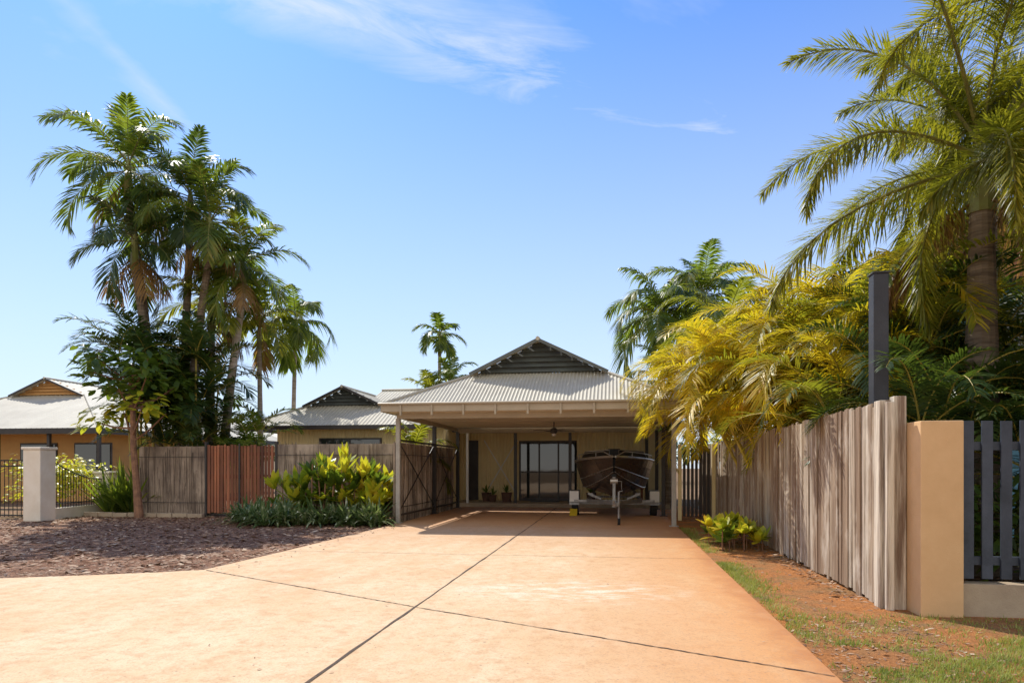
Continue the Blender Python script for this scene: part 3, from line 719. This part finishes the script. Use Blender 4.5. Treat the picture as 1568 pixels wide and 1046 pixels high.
b = B('papaya_tree', [m_bark, L_broad, L_lime])
tx, ty = -11.45, 15.05
b.tube([(tx + .05, ty, 0), (tx - .02, ty, .8), (tx - .1, ty, 1.7), (tx - .12, ty, 2.6), (tx - .2, ty, 3.4)], [.11, .085, .075, .06, .04], 10, 0)
for i in range(18):
    a = R.uniform(0, 6.28); z = R.uniform(1.8, 3.4); l = R.uniform(.5, 1.25)
    p = Vector((tx - .12, ty, z)); q = p + Vector((math.cos(a) * l, math.sin(a) * l * .8, R.uniform(.1, .9)))
    b.tube([p, p.lerp(q, .5) + UP * -.05, q], [.03, .022, .012], 6, 0)
    broadleaf(b, q, (.42, .42, .36), 44, .28, .14, 1 if z > 2.2 or R.random() < .3 else 2)
b.done()
b = B('croton_shrub', [m_bark, L_lime, L_broad])
for i in range(50):
    x = R.uniform(-7.4, -5.0); y = R.uniform(13.95, 15.2); h = R.uniform(.5, 1.6) * (1.1 - .4 * abs(x + 6.1))
    b.tube([(x, y, 0), (x + R.uniform(-.1, .1), y, h)], [.018, .012], 5, 0)
    strap(b, x, y, 12, .55, .12, 1 if R.random() < .8 else 2, (.5, 1.5), (0, .3), h * .8); strap(b, x, y, 9, .42, .11, 1 if R.random() < .45 else 2, (.1, 1.0), (.1, .5), h * .45)
b.done()
b = B('spider_lily', [L_varieg])
for i in range(80):
    x = R.uniform(-8.2, -4.75); y = 13.5 + .25 * math.sin(x * 2) + R.uniform(-.25, .6) + (.25 if x < -7.3 else 0)
    strap(b, x, y, 24, .9, .045, 0, (.5, 1.45), (.4, 1.1), .02)
b.done()
b = B('strap_leaf_shrub', [L_palm])
for i in range(16): strap(b, R.uniform(-12.9, -11.8), R.uniform(15.5, 16.4), 26, 1.6, .07, 0, (.7, 1.45), (.1, .6))
b.done()
b = B('hedge_shrub', [m_bark, L_lime, L_broad])
for i in range(30):
    c = (R.uniform(-15.0, -13.5), R.uniform(15, 17), R.uniform(.4, 1.45)); broadleaf(b, c, (.4, .4, .35), 55, .13, .06, 1)
b.done()
b = B('lime_shrub', [m_bark, L_lime, L_broad])
for i in range(34):
    x = R.uniform(1.45, 2.15); y = R.uniform(10.0, 11.8); h = R.uniform(.10, .36)
    b.tube([(x, y, 0), (x, y, h)], .008, 4, 0); strap(b, x, y, 14, .26, .10, 1 if R.random() < .7 else 2, (.1, 1.3), (0, .4), h)
b.done()
b = B('garden_shrub', [m_bark, L_broad])
for i in range(22): broadleaf(b, (R.uniform(2.9, 6.3), R.uniform(6.8, 7.8), R.uniform(.3, 1.0)), (.4, .35, .4), 50, .16, .07, 1)
b.done()
b = B('distant_trees', [m_bark, L_dark])
for i in range(70):
    x = -75 + i * 2.1 + R.uniform(-.5, .5); y = R.uniform(50, 60); h = R.uniform(1.6, 3.0)
    b.tube([(x, y, 0), (x, y, h)], .12, 5, 0); broadleaf(b, (x, y, h), (1.8, 1.5, 1.2), 90, .7, .4, 1)
b.done()

# ------------------------------------------------------------------ light, world, camera
sd = Vector((-.55, .72, 1.0)).normalized(); el = math.asin(sd.z); azs = math.atan2(sd.x, sd.y)
ld = bpy.data.lights.new('sun', 'SUN'); ld.energy = 5.0; ld.angle = rad(.5); ld.color = (1, .95, .86)
lo = bpy.data.objects.new('sun', ld); sc.collection.objects.link(lo); lo.rotation_euler = sd.to_track_quat('Z', 'Y').to_euler()
w = bpy.data.worlds.new('World'); sc.world = w; w.use_nodes = True; nt = w.node_tree
bg = nt.nodes['Background']; bg.inputs[1].default_value = .15
sky = nt.nodes.new('ShaderNodeTexSky'); sky.sky_type = 'NISHITA'; sky.sun_disc = False
sky.sun_elevation = el; sky.sun_rotation = azs % (2 * math.pi); sky.air_density = 1.0; sky.dust_density = .3; sky.ozone_density = 3.0
hsv = nt.nodes.new('ShaderNodeHueSaturation'); hsv.inputs['Saturation'].default_value = 1.3; hsv.inputs['Value'].default_value = 1.4
nt.links.new(sky.outputs[0], hsv.inputs['Color'])
blue = mix(nt, 1.0, hsv.outputs[0], (.34, .70, 1.0), 'MULTIPLY')
tc = nt.nodes.new('ShaderNodeTexCoord'); sx = nt.nodes.new('ShaderNodeSeparateXYZ'); nt.links.new(tc.outputs['Generated'], sx.inputs[0])
zz = math_n(nt, 'MAXIMUM', sx.outputs['Z'], .02)
px = math_n(nt, 'DIVIDE', sx.outputs['X'], zz); py = math_n(nt, 'DIVIDE', sx.outputs['Y'], zz)
cb = nt.nodes.new('ShaderNodeCombineXYZ'); nt.links.new(px, cb.inputs[0]); nt.links.new(py, cb.inputs[1])
def wn(scale, rot, st, det=6, rough=.6, dist=0):
    m0 = nt.nodes.new('ShaderNodeMapping'); m0.inputs['Rotation'].default_value = (0, 0, rot)
    mp = nt.nodes.new('ShaderNodeMapping'); mp.inputs['Scale'].default_value = st
    nz = nt.nodes.new('ShaderNodeTexNoise'); nz.inputs['Scale'].default_value = scale; nz.inputs['Detail'].default_value = det
    nz.inputs['Roughness'].default_value = rough; nz.inputs['Distortion'].default_value = dist
    nt.links.new(cb.outputs[0], m0.inputs[0]); nt.links.new(m0.outputs[0], mp.inputs[0]); nt.links.new(mp.outputs[0], nz.inputs['Vector']); return nz.outputs['Fac']
def band(nx, ny, c, wd, wob):
    q = math_n(nt, 'ADD', math_n(nt, 'MULTIPLY', px, nx), math_n(nt, 'MULTIPLY', py, ny))
    q = math_n(nt, 'ADD', q, math_n(nt, 'MULTIPLY_ADD', wn(1.2, 0, (1, 1, 1), 3), wob, -wob * .5))
    d = math_n(nt, 'ABSOLUTE', math_n(nt, 'SUBTRACT', q, c))
    return math_n(nt, 'SUBTRACT', 1.0, math_n(nt, 'DIVIDE', d, wd), clamp=True)
st1 = wn(2.2, -rad(30), (.8, 2.2, 1), 8, .66, 1.0)
c1 = math_n(nt, 'MULTIPLY', band(-.616, .788, 1.47, .22, .3), ramp(nt, st1, [(.36, 0), (.70, .9)]))
ef = math_n(nt, 'MULTIPLY_ADD', px, -2.0, 1.5, clamp=True)
c1 = math_n(nt, 'MULTIPLY', c1, ef)
c2 = math_n(nt, 'MULTIPLY', band(.991, .134, -.985, .06, .12), math_n(nt, 'MULTIPLY', wn(3, 0, (1, 1, 1), 4), .55))
c3 = math_n(nt, 'MULTIPLY', ramp(nt, wn(.6, rad(-20), (.8, 1.6, 1), 7, .62, .6), [(.44, 0), (.70, 1)]), .6)
cl = math_n(nt, 'ADD', math_n(nt, 'ADD', c1, c2), c3, clamp=True)
hz = math_n(nt, 'POWER', math_n(nt, 'SUBTRACT', 1.0, math_n(nt, 'MULTIPLY', sx.outputs['Z'], 1.38), clamp=True), 1.25)
hz = math_n(nt, 'MULTIPLY', hz, .97)
back_fill = math_n(nt, 'MULTIPLY_ADD', sx.outputs['Y'], -2.2, -.25, clamp=True)  # unseen cloud bank behind the camera, added to fill the shaded front faces
back_fill = math_n(nt, 'MULTIPLY', back_fill, .9)
fac = math_n(nt, 'MAXIMUM', math_n(nt, 'MAXIMUM', math_n(nt, 'MULTIPLY', cl, .85), hz), back_fill, clamp=True)
cc = mix(nt, back_fill, (5.7, 6.1, 6.5), (7.6, 7.2, 6.7))
col = mix(nt, fac, blue, cc)
nt.links.new(col, bg.inputs[0])

cam = bpy.data.cameras.new('camera'); co = bpy.data.objects.new('camera', cam); sc.collection.objects.link(co)
cam.lens = 24; cam.sensor_width = 36; cam.shift_y = .1228; cam.clip_end = 2000; cam.clip_start = .05
co.location = (0, 0, 1.22); co.rotation_euler = (rad(90), 0, rad(8.5)); sc.camera = co
